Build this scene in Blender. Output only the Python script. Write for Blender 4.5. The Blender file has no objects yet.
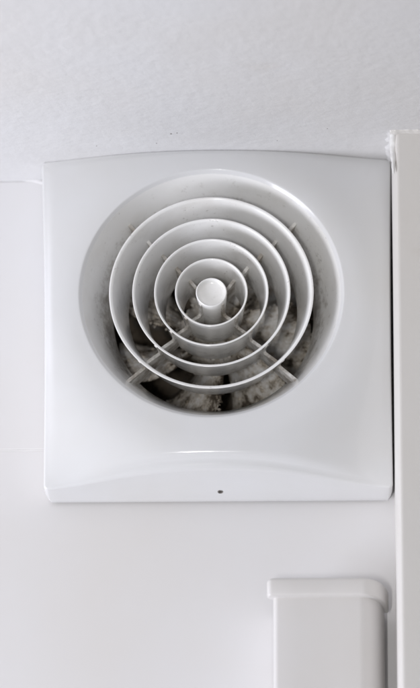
import bpy, math, random
import numpy as np
from mathutils import Vector, Matrix, noise as mnoise

random.seed(7)
U = 0.00046                      # one working unit in metres (cover is about 160 mm wide)
PI = math.pi
scene = bpy.context.scene
col = scene.collection

# ---------------------------------------------------------------- camera
YAW, PITCH, ROLL = 0.0296, 0.3515, 0.0029
DIST, TX, TZ = 5000.0, -9.05, -5.0
cy, sy = math.cos(YAW), math.sin(YAW)
cp, sp = math.cos(PITCH), math.sin(PITCH)
cr, sr = math.cos(ROLL), math.sin(ROLL)
r0 = Vector((cy, sy, 0)); f0 = Vector((-sy, cy, 0)); u0 = Vector((0, 0, 1))
fwd = cp * f0 + sp * u0
up_ = -sp * f0 + cp * u0
rt = cr * r0 + sr * up_
up = -sr * r0 + cr * up_
cam_pos = (Vector((TX, 0, TZ)) - fwd * DIST) * U
cam_d = bpy.data.cameras.new('camera')
cam = bpy.data.objects.new('camera', cam_d); col.objects.link(cam)
m = Matrix.Identity(4)
for i in range(3):
    m[i][0] = rt[i]; m[i][1] = up[i]; m[i][2] = -fwd[i]; m[i][3] = cam_pos[i]
cam.matrix_world = m
cam_d.sensor_fit = 'VERTICAL'
cam_d.sensor_height = 24.0
cam_d.sensor_width = 36.0
cam_d.lens = 24.0 * 5000 / 688
cam_d.clip_start = 0.01
cam_d.clip_end = 50
cam_d.dof.use_dof = True
cam_d.dof.focus_distance = (DIST - 85 * math.cos(PITCH)) * U
cam_d.dof.aperture_fstop = 4.6
scene.camera = cam

# ---------------------------------------------------------------- world, lamps, exposure
world = bpy.data.worlds.new('World'); scene.world = world
world.use_nodes = True
bg = world.node_tree.nodes['Background']
bg.inputs[0].default_value = (0.985, 0.98, 1.0, 1)
bg.inputs[1].default_value = 0.25

def area(name, loc, target, sx, sy_, power, colour):
    l = bpy.data.lights.new(name, 'AREA'); l.shape = 'RECTANGLE'
    l.size = sx; l.size_y = sy_; l.energy = power; l.color = colour
    o = bpy.data.objects.new(name, l); col.objects.link(o)
    o.location = loc
    o.rotation_euler = (Vector(target) - Vector(loc)).to_track_quat('-Z', 'Y').to_euler()
    return o
area('window_light', (-0.72, -0.30, -0.50), (0, 0, 0), 0.36, 0.50, 6.5, (0.905, 0.915, 1.0))
area('front_fill', (-0.14, -1.9, -0.76), (0, 0, 0), 0.06, 0.20, 9.3, (1.0, 0.985, 0.97))  # added fill lamp near the camera axis, brightens the grille interior

scene.view_settings.view_transform = 'Standard'
scene.view_settings.look = 'None'
scene.view_settings.exposure = 0.0
scene.view_settings.gamma = 1.0

# ---------------------------------------------------------------- materials
def mat(name):
    M = bpy.data.materials.new(name); M.use_nodes = True
    nt = M.node_tree; b = nt.nodes['Principled BSDF']
    return M, nt, b

def N(nt, t, **kw):
    n = nt.nodes.new(t)
    for k, v in kw.items():
        if k in n.inputs: n.inputs[k].default_value = v
        else: setattr(n, k, v)
    return n

def noise(nt, scale, detail=4, rough=0.55, vec=None):
    n = N(nt, 'ShaderNodeTexNoise'); n.inputs['Scale'].default_value = scale
    n.inputs['Detail'].default_value = detail; n.inputs['Roughness'].default_value = rough
    if vec is None:
        c = N(nt, 'ShaderNodeNewGeometry'); vec = c.outputs['Position']
    nt.links.new(vec, n.inputs['Vector'])
    return n

def ramp(nt, fac, stops):
    r = N(nt, 'ShaderNodeValToRGB')
    while len(r.color_ramp.elements) < len(stops): r.color_ramp.elements.new(0.5)
    for e, (p, c) in zip(r.color_ramp.elements, stops):
        e.position = p; e.color = c if len(c) == 4 else (*c, 1)
    nt.links.new(fac, r.inputs[0])
    return r

def mixc(nt, fac, a, b):
    x = N(nt, 'ShaderNodeMix'); x.data_type = 'RGBA'
    if isinstance(fac, float): x.inputs[0].default_value = fac
    else: nt.links.new(fac, x.inputs[0])
    for s, v in ((6, a), (7, b)):
        if isinstance(v, tuple): x.inputs[s].default_value = (*v, 1)
        else: nt.links.new(v, x.inputs[s])
    return x.outputs[2]

def mul(nt, a, b, op='MULTIPLY'):
    x = N(nt, 'ShaderNodeMath'); x.operation = op
    for s, v in ((0, a), (1, b)):
        if isinstance(v, (int, float)): x.inputs[s].default_value = v
        else: nt.links.new(v, x.inputs[s])
    return x.outputs[0]

def bump(nt, b, height, strength, dist):
    bp = N(nt, 'ShaderNodeBump'); bp.inputs['Strength'].default_value = strength
    bp.inputs['Distance'].default_value = dist
    nt.links.new(height, bp.inputs['Height']); nt.links.new(bp.outputs[0], b.inputs['Normal'])

def plastic(name, base, rough, stain=0.0, dust=0.0, specks=0.0, deep=0.0):
    """white moulded plastic; stain = large yellowish blotches, dust = brown film, specks = fly dirt"""
    M, nt, b = mat(name)
    out = base
    n1 = noise(nt, 18, 3)
    out = mixc(nt, ramp(nt, n1.outputs[0], [(0.35, (0, 0, 0)), (0.75, (1, 1, 1))]).outputs[0], base,
               (base[0] * .965, base[1] * .955, base[2] * .93))
    if stain:
        n2 = noise(nt, 75, 5, .6)
        r2 = ramp(nt, n2.outputs[0], [(0.47, (0, 0, 0)), (0.68, (stain, stain, stain))])
        out = mixc(nt, r2.outputs[0], out, (.40, .34, .26))
    if dust:
        n3 = noise(nt, 130, 6, .7)
        r3 = ramp(nt, n3.outputs[0], [(0.40, (0, 0, 0)), (0.60, (dust, dust, dust))])
        out = mixc(nt, r3.outputs[0], out, (.20, .165, .125))
    if specks:
        n4 = noise(nt, 520, 2, .5)
        n5 = noise(nt, 40, 2, .5)
        g = ramp(nt, n4.outputs[0], [(0.66, (0, 0, 0)), (0.72, (1, 1, 1))])
        g2 = ramp(nt, n5.outputs[0], [(0.50, (0, 0, 0)), (0.62, (specks, specks, specks))])
        out = mixc(nt, mul(nt, g.outputs[0], g2.outputs[0]), out, (.13, .10, .075))
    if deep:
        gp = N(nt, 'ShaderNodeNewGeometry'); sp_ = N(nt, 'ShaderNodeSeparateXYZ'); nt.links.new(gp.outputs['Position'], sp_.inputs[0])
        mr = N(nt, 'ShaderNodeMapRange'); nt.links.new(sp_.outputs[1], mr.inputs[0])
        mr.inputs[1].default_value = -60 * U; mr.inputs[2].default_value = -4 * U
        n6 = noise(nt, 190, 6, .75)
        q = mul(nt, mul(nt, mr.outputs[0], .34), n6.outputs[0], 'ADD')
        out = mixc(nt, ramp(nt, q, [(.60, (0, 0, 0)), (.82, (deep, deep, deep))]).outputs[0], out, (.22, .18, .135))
    if isinstance(out, tuple): b.inputs['Base Color'].default_value = (*out, 1)
    else: nt.links.new(out, b.inputs['Base Color'])
    nr = noise(nt, 120, 4)
    rr = ramp(nt, nr.outputs[0], [(0.3, (rough * .85,) * 3), (0.7, (rough * 1.25,) * 3)])
    nt.links.new(rr.outputs[0], b.inputs['Roughness'])
    b.inputs['IOR'].default_value = 1.49
    nb = noise(nt, 35, 2)
    bump(nt, b, nb.outputs[0], .05, .004)
    return M

M_cover = plastic('cover_plastic', (.74, .745, .755), .13)
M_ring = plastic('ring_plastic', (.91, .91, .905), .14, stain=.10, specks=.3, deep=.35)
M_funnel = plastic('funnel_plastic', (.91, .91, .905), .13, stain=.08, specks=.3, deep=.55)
M_fin = plastic('fin_plastic', (.86, .85, .83), .35, stain=.6, dust=.75)
M_case = plastic('casing_plastic', (.72, .705, .70), .35)

def dusty(name, base, amount, streak):
    M, nt, b = mat(name)
    g = N(nt, 'ShaderNodeNewGeometry')
    # angle / radius about the duct axis, so that the dirt runs in radial streaks
    mp = N(nt, 'ShaderNodeVectorMath'); mp.operation = 'SUBTRACT'
    nt.links.new(g.outputs['Position'], mp.inputs[0]); mp.inputs[1].default_value = (-5.5 * U, 0, 19.4 * U)
    s = N(nt, 'ShaderNodeSeparateXYZ'); nt.links.new(mp.outputs[0], s.inputs[0])
    at = mul(nt, s.outputs[2], s.outputs[0], 'ARCTAN2')
    cx = N(nt, 'ShaderNodeCombineXYZ')
    nt.links.new(mul(nt, at, 3.2), cx.inputs[0])
    ln = N(nt, 'ShaderNodeVectorMath'); ln.operation = 'LENGTH'; nt.links.new(mp.outputs[0], ln.inputs[0])
    nt.links.new(mul(nt, ln.outputs[1], 22.0), cx.inputs[1])
    n1 = noise(nt, 5.0, 5, .65, cx.outputs[0])
    n2 = noise(nt, 240, 6, .75)
    n3 = noise(nt, 55, 3, .6)
    f = mul(nt, mul(nt, n1.outputs[0], streak), mul(nt, n2.outputs[0], 1 - streak), 'ADD')
    f = mul(nt, mul(nt, f, .62), mul(nt, n3.outputs[0], .38), 'ADD')
    ea = N(nt, 'ShaderNodeAttribute'); ea.attribute_name = 'rim_dust'
    f = mul(nt, f, mul(nt, ea.outputs['Fac'], .07), 'ADD')
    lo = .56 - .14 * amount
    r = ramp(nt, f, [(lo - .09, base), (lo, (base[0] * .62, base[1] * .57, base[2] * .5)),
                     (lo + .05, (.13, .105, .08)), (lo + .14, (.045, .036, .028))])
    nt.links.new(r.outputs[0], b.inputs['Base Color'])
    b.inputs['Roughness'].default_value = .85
    b.inputs['Specular IOR Level'].default_value = .2
    bump(nt, b, n2.outputs[0], .8, .0012)
    return M

M_blade = dusty('dusty_blade', (.90, .885, .86), .20, .40)
M_hubd = dusty('dusty_hub', (.86, .82, .76), .22, .1)
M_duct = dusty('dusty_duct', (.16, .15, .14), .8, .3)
M_dark, nt, b = mat('dark_motor'); b.inputs['Base Color'].default_value = (.02, .02, .02, 1)
b.inputs['Roughness'].default_value = .7
nn = noise(nt, 200, 4); nt.links.new(ramp(nt, nn.outputs[0], [(.4, (.012, .012, .012)), (.7, (.05, .043, .035))]).outputs[0], b.inputs['Base Color'])

def paint(name, base, rough, bscale, bstr, bdist, blot=(.97, .95, .92), stains=None):
    M, nt, b = mat(name)
    n1 = noise(nt, 7, 4)
    c = mixc(nt, ramp(nt, n1.outputs[0], [(.38, (0, 0, 0)), (.72, (1, 1, 1))]).outputs[0], base,
             tuple(x * y for x, y in zip(base, blot)))
    if stains:
        n2 = noise(nt, stains, 5, .65)
        c = mixc(nt, ramp(nt, n2.outputs[0], [(.62, (0, 0, 0)), (.80, (.4, .4, .4))]).outputs[0], c, (.50, .44, .36))
    nt.links.new(c, b.inputs['Base Color'])
    b.inputs['Roughness'].default_value = rough
    v = noise(nt, bscale, 3, .5)
    v2 = noise(nt, bscale * .22, 2, .5)
    h = mul(nt, v.outputs[0], mul(nt, v2.outputs[0], 1.2), 'ADD')
    bump(nt, b, h, bstr, bdist)
    return M

M_ceil = paint('ceiling_paint', (.70, .70, .71), .7, 190, .48, .0010, stains=9)
M_wall = paint('wall_panel_white', (.765, .76, .77), .38, 60, .10, .0008)
M_return = paint('return_paint', (.72, .705, .685), .28, 150, .12, .0006, stains=14)
M_seal = paint('sealant_white', (.82, .82, .82), .45, 200, .35, .0008)
M_steel, nt, b = mat('screw_steel'); b.inputs['Base Color'].default_value = (.42, .41, .39, 1)
b.inputs['Metallic'].default_value = .8; b.inputs['Roughness'].default_value = .45
nn = noise(nt, 900, 4); nt.links.new(ramp(nt, nn.outputs[0], [(.4, (.35, .34, .32)), (.65, (.12, .10, .09))]).outputs[0], b.inputs['Base Color'])
M_speck, nt, b = mat('speck_dirt'); b.inputs['Roughness'].default_value = .9
nn = noise(nt, 700, 3); nt.links.new(ramp(nt, nn.outputs[0], [(.4, (.30, .28, .27)), (.65, (.16, .15, .14))]).outputs[0], b.inputs['Base Color'])

# ---------------------------------------------------------------- mesh helpers (units: px -> metres by U; y negative = towards the room)
def obj(name, V, F, M, parent=None, smooth=True, sharp=None):
    me = bpy.data.meshes.new(name)
    me.from_pydata([(x * U, y * U, z * U) for x, y, z in V], [], F)
    import bmesh
    bm = bmesh.new(); bm.from_mesh(me)
    bmesh.ops.remove_doubles(bm, verts=bm.verts, dist=1e-7)
    bmesh.ops.recalc_face_normals(bm, faces=bm.faces)
    bm.to_mesh(me); bm.free()
    for p in me.polygons: p.use_smooth = smooth
    if sharp: me.set_sharp_from_angle(angle=math.radians(sharp))
    me.materials.append(M)
    o = bpy.data.objects.new(name, me); col.objects.link(o)
    if parent: o.parent = parent
    return o

def tag(o, label=None, cat=None, kind=None, group=None):
    if label: o['label'] = label
    if cat: o['category'] = cat
    if kind: o['kind'] = kind
    if group: o['group'] = group
    return o

def grid(rows, close_u=True, close_v=False):
    V = [p for r in rows for p in r]; n = len(rows[0]); k = len(rows); F = []
    for j in range(k if close_v else k - 1):
        for i in range(n if close_u else n - 1):
            a = j * n + i; b_ = j * n + (i + 1) % n
            c = ((j + 1) % k) * n + (i + 1) % n; d = ((j + 1) % k) * n + i
            F.append((a, b_, c, d))
    return V, F

def lathe(prof, cx, cz, n=160, closed=True):
    """prof: (radius, height towards the room)"""
    rows = [[(cx + r * math.cos(2 * PI * i / n), -h, cz + r * math.sin(2 * PI * i / n)) for i in range(n)] for r, h in prof]
    return grid(rows, True, closed)

def box(x0, x1, y0, y1, z0, z1, bev=0.0, seg=3):
    import bmesh
    bm = bmesh.new(); bmesh.ops.create_cube(bm, size=1)
    for v in bm.verts:
        v.co = Vector(((x0 + x1) / 2 + v.co.x * (x1 - x0), (y0 + y1) / 2 + v.co.y * (y1 - y0), (z0 + z1) / 2 + v.co.z * (z1 - z0)))
    if bev: bmesh.ops.bevel(bm, geom=bm.edges[:], offset=bev, segments=seg, profile=.5, affect='EDGES')
    bm.verts.index_update()
    V = [tuple(v.co) for v in bm.verts]; F = [tuple(v.index for v in f.verts) for f in bm.faces]; bm.free()
    return V, F

# ---------------------------------------------------------------- the setting
OX, OZ = -5.5, 19.4                      # axis of the grille
CEIL = 172.9
JOINT = -116.0
V, F = box(-1500, 1500, -1700, 40, CEIL, CEIL + 30)
ceiling = tag(obj('ceiling', V, F, M_ceil, smooth=False), 'white stippled painted ceiling above the fan', 'ceiling', 'structure')

# wall: upper panel with the round duct hole, lower panel, joint bead
def ray_rect(a, x0, x1, z0, z1):
    c, s = math.cos(a), math.sin(a); t = 1e9
    if c > 1e-9: t = min(t, (x1 - OX) / c)
    if c < -1e-9: t = min(t, (x0 - OX) / c)
    if s > 1e-9: t = min(t, (z1 - OZ) / s)
    if s < -1e-9: t = min(t, (z0 - OZ) / s)
    return OX + c * t, OZ + s * t
X0, X1 = -1500.0, 260.0
ZU0, ZU1 = JOINT + .7, 171.9
angs = [2 * PI * i / 180 for i in range(180)] + [math.atan2(z - OZ, x - OX) % (2 * PI) for x in (X0, X1) for z in (ZU0, ZU1)]
angs = sorted(angs)
def wall_rows():
    rows = []
    rows.append([(OX + 104 * math.cos(a), 8, OZ + 104 * math.sin(a)) for a in angs])
    rows.append([(OX + 104 * math.cos(a), 0, OZ + 104 * math.sin(a)) for a in angs])
    for ins, y in ((.8, 0), (.25, .25), (0, .8)):
        rows.append([(p[0], y, p[1]) for p in (ray_rect(a, X0 + ins, X1 - ins, ZU0 + ins, ZU1 - ins) for a in angs)])
    rows.append([(p[0], 8, p[1]) for p in (ray_rect(a, X0, X1, ZU0, ZU1) for a in angs)])
    return rows
V, F = box(-1500, 260, 60 * 4, 66 * 4, -1500, CEIL)
wall = tag(obj('wall', V, F, M_wall, smooth=False), 'white wall behind the fan', 'wall', 'structure')
V, F = grid(wall_rows(), True, True)
obj('wall_panel', V, F, M_wall, wall, smooth=False)
V, F = box(X0, X1, 0, 8, -1500, JOINT - .7, .8)
obj('wall_panel', V, F, M_wall, wall, smooth=False)
# light sealant in the joint
def bead(path, rad, M, parent, name='sealant', n=14, wob=.25, seed=1, flat=1.0):
    P = [Vector(p) for p in path]; rows = []
    for i, p in enumerate(P):
        d = (P[min(i + 1, len(P) - 1)] - P[max(i - 1, 0)]).normalized()
        a = Vector((0, 1, 0)) if abs(d.y) < .8 else Vector((1, 0, 0))
        e1 = d.cross(a).normalized(); e2 = d.cross(e1).normalized()
        rr = (rad[i] if isinstance(rad, list) else rad)
        row_ = []
        for j in range(n):
            v = e1 * math.cos(2 * PI * j / n) + e2 * flat * math.sin(2 * PI * j / n)
            k = 1 + wob * (mnoise.noise((p + v * rr) * .16 + Vector((seed * 7.3, 0, 0))) * 1.3 + .5 * mnoise.noise((p + v * rr) * .45))
            row_.append(tuple(p + v * rr * k))
        rows.append(row_)
    V, F = grid(rows, True, False)
    F.append(tuple(range(n))); F.append(tuple(len(V) - n + j for j in range(n)))
    return obj(name, V, F, M, parent)
bead([(X0 + 20 + i * 12, 1.5, JOINT) for i in range(144)], 1.5, M_wall, wall, 'joint_sealant', wob=.06, seed=3)
# sealant under the ceiling, drooping where it meets the cover
pts = []; rads = []
x = -900.0
while x < -174:
    zz = CEIL + 1.5 + .5 * math.sin(x * .05)
    if x > -200: zz -= ((x + 200) / 26) ** 2 * 5
    pts.append((x, 1.5, zz)); rads.append(2.8)
    x += 12 if x < -240 else 2
bead(pts, rads, M_wall, wall, 'ceiling_sealant', wob=.10, seed=5)
def blob(name, c, r, M, parent, seed=0, n=10, k=5):
    rnd = random.Random(seed); rows = []
    for j in range(1, k):
        t = PI * j / k
        rows.append([(c[0] + r[0] * math.sin(t) * math.cos(2 * PI * i / n) * rnd.uniform(.75, 1.25),
                      c[1] + r[1] * math.sin(t) * math.sin(2 * PI * i / n) * rnd.uniform(.75, 1.25),
                      c[2] + r[2] * math.cos(t) * rnd.uniform(.85, 1.15)) for i in range(n)])
    V, F = grid(rows, True, False)
    F.append(tuple(range(n))); F.append(tuple(len(V) - n + i for i in range(n)))
    return obj(name, V, F, M, parent)

# specks on the ceiling
for k, (sx_, sy_, s) in enumerate(((-44.8, -120, 1.2), (-38.7, -122, .8), (-60, -96, .7), (60, -100, .6), (-120, -90, .6), (110, -130, .6))):
    blob('dirt_speck', (sx_, sy_, CEIL), (s * .8, s * 1.3, .3), M_speck, ceiling, k)

# ---- wall return on the right
RX = 173.7; RD = 122.0
prof_r = [(RX, 30), (RX, -RD + 13), (RX + .3, -RD + 10.5), (RX + 4.0, -RD + 2.2), (RX + 5.0, -RD + .6), (RX + 6.6, -RD), (RX + 7.6, -RD), (420, -RD), (420, 30)]
V, F = grid([[(x, y, z) for x, y in prof_r] for z in (-1500, CEIL - .4)], True, False)
F += [tuple(range(9)), tuple(range(9, 18))]
ret = tag(obj('wall_return', V, F, M_return, sharp=25), 'cream painted wall return to the right of the fan', 'wall', 'structure')
# ragged sealant running down the inner corner and round the top of the return
pts = []; rads = []
for k in range(40):
    f = k / 39
    pts.append((RX + 1.2, -RD + 4 + 3 * math.sin(f * 5), CEIL - 1 - 44 * f)); rads.append(3.4 * (1 - f) ** .5 + .4)
bead(pts, rads, M_seal, ret, 'corner_sealant', wob=.22, seed=11)
pts = [(RX + .5, 6 - i * 2.0, CEIL + 2.5) for i in range(63)]
bead(pts, 6.0, M_ceil, ret, 'ceiling_sealant', wob=.38, seed=12)
pts = [(RX - 2 + i * 2.0, -RD + .5, CEIL + 1.5) for i in range(110)]
bead(pts, 4.5, M_return, ret, 'ceiling_sealant', wob=.22, seed=13)

# ---------------------------------------------------------------- extractor fan
fan = bpy.data.objects.new('extractor_fan', None); col.objects.link(fan)
fan.empty_display_size = .02
tag(fan, 'square white plastic extractor fan with round ringed grille and dusty blades inside', 'extractor fan')

HW, TT, RIM, RR = 173.3, 45.0, 82.0, 130.3
def funnel_r(d):            # bell-mouthed funnel radius, d = depth below the rim plane
    f = min(max(d / 76.0, 0), 1); return RR - .55 - (RR - 100.5) * (f ** .86)
def hh(x, z):
    r = math.hypot(x + 2, z - 8)
    t = min(max((r - 138) / (262 - 138), 0), 1)
    return TT + (RIM - TT) * .5 * (1 + math.cos(PI * t))
# rounded-square outline
CR = 5.0
out = []
corners = [(HW - CR, HW - CR, 0), (-HW + CR, HW - CR, 90), (-HW + CR, -HW + CR, 180), (HW - CR, -HW + CR, 270)]
for k, (cx, cz, a0) in enumerate(corners):
    for i in range(7):
        a = math.radians(a0 + 90 * i / 6); out.append((cx + CR * math.cos(a), cz + CR * math.sin(a), math.cos(a), math.sin(a)))
    nx, nz, a1 = corners[(k + 1) % 4]
    a = math.radians(a0 + 90)
    p = out[-1]; q = (nx + CR * math.cos(a), nz + CR * math.sin(a))
    for i in range(1, 56):
        f = i / 56; out.append((p[0] + (q[0] - p[0]) * f, p[1] + (q[1] - p[1]) * f, math.cos(a), math.sin(a)))
# slight taper of the moulding: a little wider at the top
def tap(x, z): return x * (1 + .012 * z / HW) - .008 * z - .7
rows = []
TOP = [False]
def fil(he): return 2.0 if TOP[0] else 2.2 + .22 * (he - TT)      # fillet radius grows with the height of the edge
def row(fn): rows.append([fn(*o) for o in out])
def inset(x, z, nx, nz, d): return x - nx * d, z - nz * d
def edge(x, z, nx, nz):
    he = hh(x, z); return he, ((.04 if nx > .5 else .10) + (.36 if nz < 0 else -.09) * nz * nz) * (he - TT)
def mk(d_extra, hf):
    def fn(x, z, nx, nz):
        he, d = edge(x, z, nx, nz); TOP[0] = nz > .5
        q = d_extra(d); ix, iz = x - nx * q, z - nz * (q if nz > 0 or hf(he) > 16 else q * .25); return (ix, -hf(he), iz)
    return fn
row(mk(lambda d: 9, lambda he: 3.6))
row(mk(lambda d: 4.5, lambda he: 3.6))
row(mk(lambda d: 4.0, lambda he: 4.2))
row(mk(lambda d: 1.5 + d * .2, lambda he: 14))
row(mk(lambda d: .2 + d * .4, lambda he: 26))
row(mk(lambda d: d, lambda he: he - fil(he)))
for a in (22.5, 45, 67.5, 90):
    a = math.radians(a)
    row(mk(lambda d, a=a: d + fil(TT + d * 2.2) * (1 - math.cos(a)), lambda he, a=a: he - fil(he) * (1 - math.sin(a))))
last = rows[-1]
NR = 22
starts = [(p[0], p[2], -p[1]) for p in last]
for j in range(1, NR + 1):
    f = j / NR; rr_ = []
    for (sx_, sz_, sh) in starts:
        dx, dz = sx_ - OX, sz_ - OZ; l = math.hypot(dx, dz)
        rad = l + (RR + 1.4 - l) * f
        X, Z = OX + dx / l * rad, OZ + dz / l * rad
        w = max(0, 1 - f * 6) ** 2
        rr_.append((X, -(hh(X, Z) * (1 - w) + w * (hh(X, Z) + (sh - hh(sx_, sz_)))), Z))
    rows.append(rr_)
for rad, h in ((RR + .7, RIM - .1), (RR + .1, RIM - .4), (RR - .7, RIM - 1.3), (funnel_r(3.6) - .2, RIM - 3.9)):
    rows.append([(OX + (s[0] - OX) / math.hypot(s[0] - OX, s[1] - OZ) * rad, -h, OZ + (s[1] - OZ) / math.hypot(s[0] - OX, s[1] - OZ) * rad) for s in starts])
rows = [[(tap(x, z) if k < 12 else x + (tap(x, z) - x) * max(0, 1 - (k - 11) / 20), y, z) for x, y, z in r] for k, r in enumerate(rows)]
V, F = grid(rows, True, False)
cover = obj('cover', V, F, M_cover, fan)
V, F = lathe([(118, .5), (118, 3), (150, 3), (150, .5)], OX, 0, 64)
obj('back_plate', V, F, M_cover, fan, sharp=40)

# funnel from the rim back to the duct
prof = [(funnel_r(d), RIM - d) for d in [3.6, 4.2, 5, 6, 7.5, 9, 11, 13.5] + list(np.linspace(17, 76, 14))]
prof += [(103.0, RIM - 76), (104, RIM - 60), (RR + .6, RIM - 12), (RR - .2, RIM - 3.7)]
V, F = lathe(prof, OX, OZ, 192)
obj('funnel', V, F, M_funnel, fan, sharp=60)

# rings
RDEP = 60.0
rings = [(101.3, 15.5, 2.7), (78.4, 12.0, 2.3), (56.8, 8.5, 2.1), (36.2, 6.0, 2.0)]
def ring_r(R, c, d):
    f = d / RDEP; return R - c * f ** .75
for R, c, th in rings:
    pr = []
    ds = [1.1, 2, 3.5, 6, 10, 14, 20, 32, 46, RDEP]
    pr += [(ring_r(R, c, d), RIM - d) for d in ds]
    pr += [(ring_r(R, c, d) - th * (1 - .35 * d / RDEP), RIM - d) for d in reversed(ds)]
    pr += [(R - th + .35, RIM - .3), (R - th * .5, RIM), (R - .35, RIM - .3)]
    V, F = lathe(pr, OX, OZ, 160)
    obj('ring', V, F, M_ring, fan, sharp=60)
# central cup
HR = 15.3
pr = [(HR, RIM - 1), (HR - .3, RIM - .25), (HR - .8, RIM), (HR - 1.4, RIM - .3), (HR - 1.7, RIM - 1.2), (HR - 1.9, RIM - 3),
      (HR - 2.6, RIM - 4.2), (HR - 5, RIM - 4.9), (HR - 10, RIM - 5.2), (.01, RIM - 5.2), (.01, RIM - 66), (HR - 2.5, RIM - 66), (HR - 1.2, RIM - 30)]
V, F = lathe(pr, OX, OZ, 96)
obj('centre_cup', V, F, M_ring, fan, sharp=50)

# four diagonal ribs, each one plate with gussets up the back of every ring
def rib(ang):
    th = 1.6
    c, s = math.cos(ang), math.sin(ang)
    V = []; F = []
    def plate(poly):
        b0 = len(V)
        n = len(poly)
        for sd in (-1, 1):
            for r, d in poly: V.append((OX + c * r - s * th * sd, -(RIM - d), OZ + s * r + c * th * sd))
        F.append(tuple(b0 + i for i in range(n))); F.append(tuple(b0 + n + i for i in reversed(range(n))))
        for i in range(n):
            j = (i + 1) % n; F.append((b0 + i, b0 + j, b0 + n + j, b0 + n + i))
    inner = [lambda d: HR - .9 - 1.2 * d / 66] + [lambda d, R=R, cc=cc: ring_r(R, cc, d) - .7 for R, cc, t_ in reversed(rings)]
    outer = [lambda d, R=R, cc=cc, t_=t_: ring_r(R, cc, d) - t_ * .5 for R, cc, t_ in reversed(rings)] + [lambda d: funnel_r(d) + .8]
    for k, (fi, fo) in enumerate(zip(inner, outer)):
        top = 25.0 if k < 4 else 27.0; mid = 35.0
        poly = [(fi(3.5), 3.5), (fi(3.5) + 1.8, 4.8)]
        for t in (12, 22, 30):
            poly.append((fi(t) + 2.1 + 1.0 * (t / 34) ** 2, t))
        poly.append((fi(mid) + 4.6, mid - 2.0))
        poly.append((fo(top), top))
        poly.append((fo(RDEP - 3), RDEP - 3)); poly.append((fi(RDEP - 3), RDEP - 3))
        plate(poly)
    return V, F
for a in (45, 135, 225, 315):
    V, F = rib(math.radians(a))
    obj('rib', V, F, M_fin, fan, smooth=False)

# duct tube
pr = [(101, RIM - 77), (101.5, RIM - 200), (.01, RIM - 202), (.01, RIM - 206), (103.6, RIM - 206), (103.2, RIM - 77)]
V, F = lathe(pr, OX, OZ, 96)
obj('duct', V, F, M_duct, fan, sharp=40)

# impeller: dusty hub and seven pitched blades
imp = bpy.data.objects.new('impeller', None); col.objects.link(imp); imp.parent = fan
imp.empty_display_size = .01
HB = 34.0; D0 = 98.0
pr = []
for i in range(9):
    a = PI / 2 * i / 8; pr.append((max(.01, HB * math.sin(a)), RIM - D0 - 14 * (1 - math.cos(a))))
pr += [(HB, RIM - D0 - 52), (.01, RIM - D0 - 52)]
V, F = lathe(pr, OX, OZ, 72, closed=False)
rnd = random.Random(3)
obj('impeller_hub', V, F, M_hubd, imp, sharp=60)
# clumps of fluff on the hub and the blades
def clump(c_, s_):
    b0 = len(Vd)
    for j in range(1, 4):
        for i in range(7):
            w = s_ * math.sin(PI * j / 4) * rnd.uniform(.5, 1.4)
            Vd.append((c_[0] + w * math.cos(2 * PI * i / 7), c_[1] + s_ * .55 * math.cos(PI * j / 4), c_[2] + w * math.sin(2 * PI * i / 7)))
    for j in range(2):
        for i in range(7): Fd.append((b0 + j * 7 + i, b0 + j * 7 + (i + 1) % 7, b0 + (j + 1) * 7 + (i + 1) % 7, b0 + (j + 1) * 7 + i))
    Fd.append(tuple(b0 + i for i in range(7))); Fd.append(tuple(b0 + 14 + i for i in range(7)))
Vd = []; Fd = []
for k in range(150):
    a = rnd.uniform(0, 2 * PI); q = math.sqrt(rnd.random()); r_ = HB * .98 * q
    c_ = (OX + r_ * math.cos(a), -(RIM - D0 - 14 * (1 - math.sqrt(max(0, 1 - q * q)))), OZ + r_ * math.sin(a))
    clump(c_, rnd.uniform(1.2, 3.8))
NB = 7
def blade(a0, seed):
    rnd = random.Random(seed)
    top = []; bot = []
    nr, nc = 12, 12
    for j in range(nr + 1):
        f = j / nr; r = HB - 2 + (97 - HB + 2) * f
        span = math.radians(45 - 3 * f)               # angular chord
        rowt = []; rowb = []
        for i in range(nc + 1):
            g = i / nc
            tipround = 0.0
            if f > .75:
                tipround = ((f - .75) / .25) ** 2 * .10
            gg = tipround + g * (1 - 2 * tipround)
            a = a0 - span * (gg - .5) - math.radians(14) * f
            d = D0 + 4 + 44 * gg - 7 * math.sin(PI * gg) + rnd.uniform(-.35, .35)
            th = 1.6 + 1.4 * math.sin(PI * g)
            rowt.append((OX + r * math.cos(a), -(RIM - d), OZ + r * math.sin(a)))
            rowb.append((OX + r * math.cos(a), -(RIM - d - th), OZ + r * math.sin(a)))
        top.append(rowt + rowb[::-1])
    V, F = grid(top, True, False)
    n = len(top[0]); F.append(tuple(range(n))); F.append(tuple(len(V) - n + i for i in range(n)))
    return V, F
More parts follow.
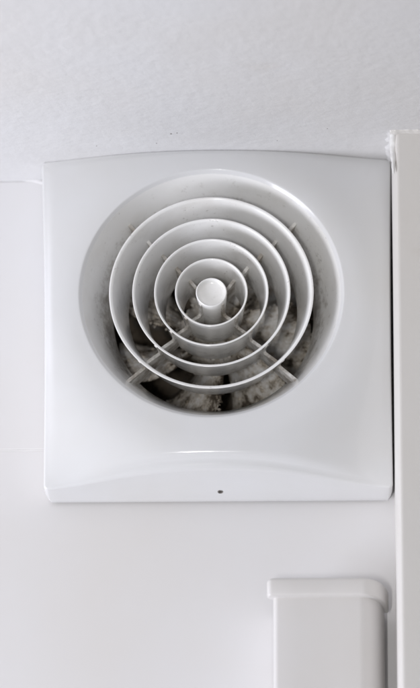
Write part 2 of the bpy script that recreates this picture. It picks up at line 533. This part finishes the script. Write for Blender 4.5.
for k in range(NB):
    V, F = blade(math.radians(237 + 26 + 360 / NB * k), k)
    for q in range(95):
        jr = rnd.randrange(0, 13); ic = min(12, int(abs(rnd.gauss(0, 3.2)))) if rnd.random() < .6 else rnd.randrange(0, 13)
        p0 = V[jr * 26 + ic]
        clump((p0[0] + rnd.uniform(-2, 2), p0[1], p0[2] + rnd.uniform(-2, 2)), rnd.uniform(.6, 2.1))
    bl = obj('blade', V, F, M_blade, imp, sharp=60)
    at_ = bl.data.attributes.new('rim_dust', 'FLOAT', 'POINT')
    a_mid = math.radians(237 + 26 + 360 / NB * k)
    for v in bl.data.vertices:
        px, pz = v.co.x / U - OX, v.co.z / U - OZ
        r_ = math.hypot(px, pz); f_ = (r_ - HB + 2) / (97 - HB + 2)
        da = (math.atan2(pz, px) - a_mid + math.radians(14) * f_ + PI) % (2 * PI) - PI
        e_ = min(1.0, abs(da) / math.radians(22.5 - 1.5 * f_))
        at_.data[v.index].value = max(e_ ** 4, max(0, f_ - .8) * 3, max(0, .25 - f_) * 3.0)

dst = obj('dust', Vd, Fd, M_hubd, imp); dst['kind'] = 'stuff'

# fixing screw in the bottom edge of the cover
scx, scy, sz = 2.2, -24.0, -HW + 4.6
tl = math.atan(.35)
def onface(x, a, h):            # a = along the sloping bottom face, h = out of it
    return (scx + x, scy - a * math.cos(tl) - h * math.sin(tl) , sz + a * math.sin(tl) - h * math.cos(tl))
prof = [(.01, .3), (1.5, .3), (1.8, .55), (2.3, .6), (2.7, .4), (2.8, -1), (.01, -1)]
rows_s = [[onface(r * math.cos(2 * PI * i / 28), r * math.sin(2 * PI * i / 28), h) for i in range(28)] for r, h in prof]
V, F = grid(rows_s, True, False)
scr = obj('screw', V, F, M_steel, fan, sharp=40)
V, F = box(-1.4, 1.4, -.4, .4, .15, .5)
V = [onface(*v) for v in V]
obj('slot', V, F, M_dark, scr, smooth=False)

# ---------------------------------------------------------------- casing at the lower right
case = bpy.data.objects.new('plastic_casing', None); col.objects.link(case)
case.empty_display_size = .02
tag(case, 'white plastic casing with overhanging cap in the lower right corner beneath the fan', 'casing')
FD = 78.0
def plan(x0, x1, d, a, b_, rl, back=2.0):
    """outline in (x, depth towards room): front at d, small radius rl at left, elliptical corner a x b_ at right"""
    P = [(x0, max(back, d - 9) if back > 2 else back)]
    for i in range(7):
        t = PI / 2 * i / 6; P.append((x0 + rl - rl * math.cos(t), d - rl + rl * math.sin(t)))
    for i in range(1, 4): P.append((x0 + rl + (x1 - a - x0 - rl) * i / 4, d))
    for i in range(15):
        t = PI / 2 * i / 14; P.append((x1 - a + a * math.sin(t), d - b_ + b_ * math.cos(t)))
    P.append((x1, back))
    return P
def extr(P, zs):
    """zs: list of (z, inset) rows; closed top and bottom"""
    cx = sum(p[0] for p in P) / len(P); cyy = sum(p[1] for p in P) / len(P)
    x0 = min(p[0] for p in P); x1 = max(p[0] for p in P); d = max(p[1] for p in P)
    rows = []
    for z, ins in zs:
        kx = 1 - 2 * ins / (x1 - x0); kd = 1 - ins / d
        rows.append([((x0 + x1) / 2 + (p[0] - (x0 + x1) / 2) * kx, -p[1] * kd, z) for p in P])
    V, F = grid(rows, True, False); n = len(P)
    F.append(tuple(range(n))); F.append(tuple(len(V) - n + i for i in range(n)))
    return V, F
CX0, CX1, CZT = 49.0, 166.5, -273.9
CAPH = 19.0
V, F = extr(plan(CX0, CX1, FD, 26, 50, 5, FD - 58), [(CZT, 4), (CZT - .8, 2), (CZT - 2.2, .7), (CZT - 4, 0), (CZT - CAPH + 2, 0), (CZT - CAPH + .6, .5), (CZT - CAPH, 1.6)])
obj('cap', V, F, M_case, case, sharp=50)
V, F = extr(plan(CX0 + 6, CX1 - 4, FD - 6, 25, 52, 5), [(CZT - CAPH + 1, 0), (CZT - 600, 0)])
obj('casing_body', V, F, M_case, case, sharp=50)
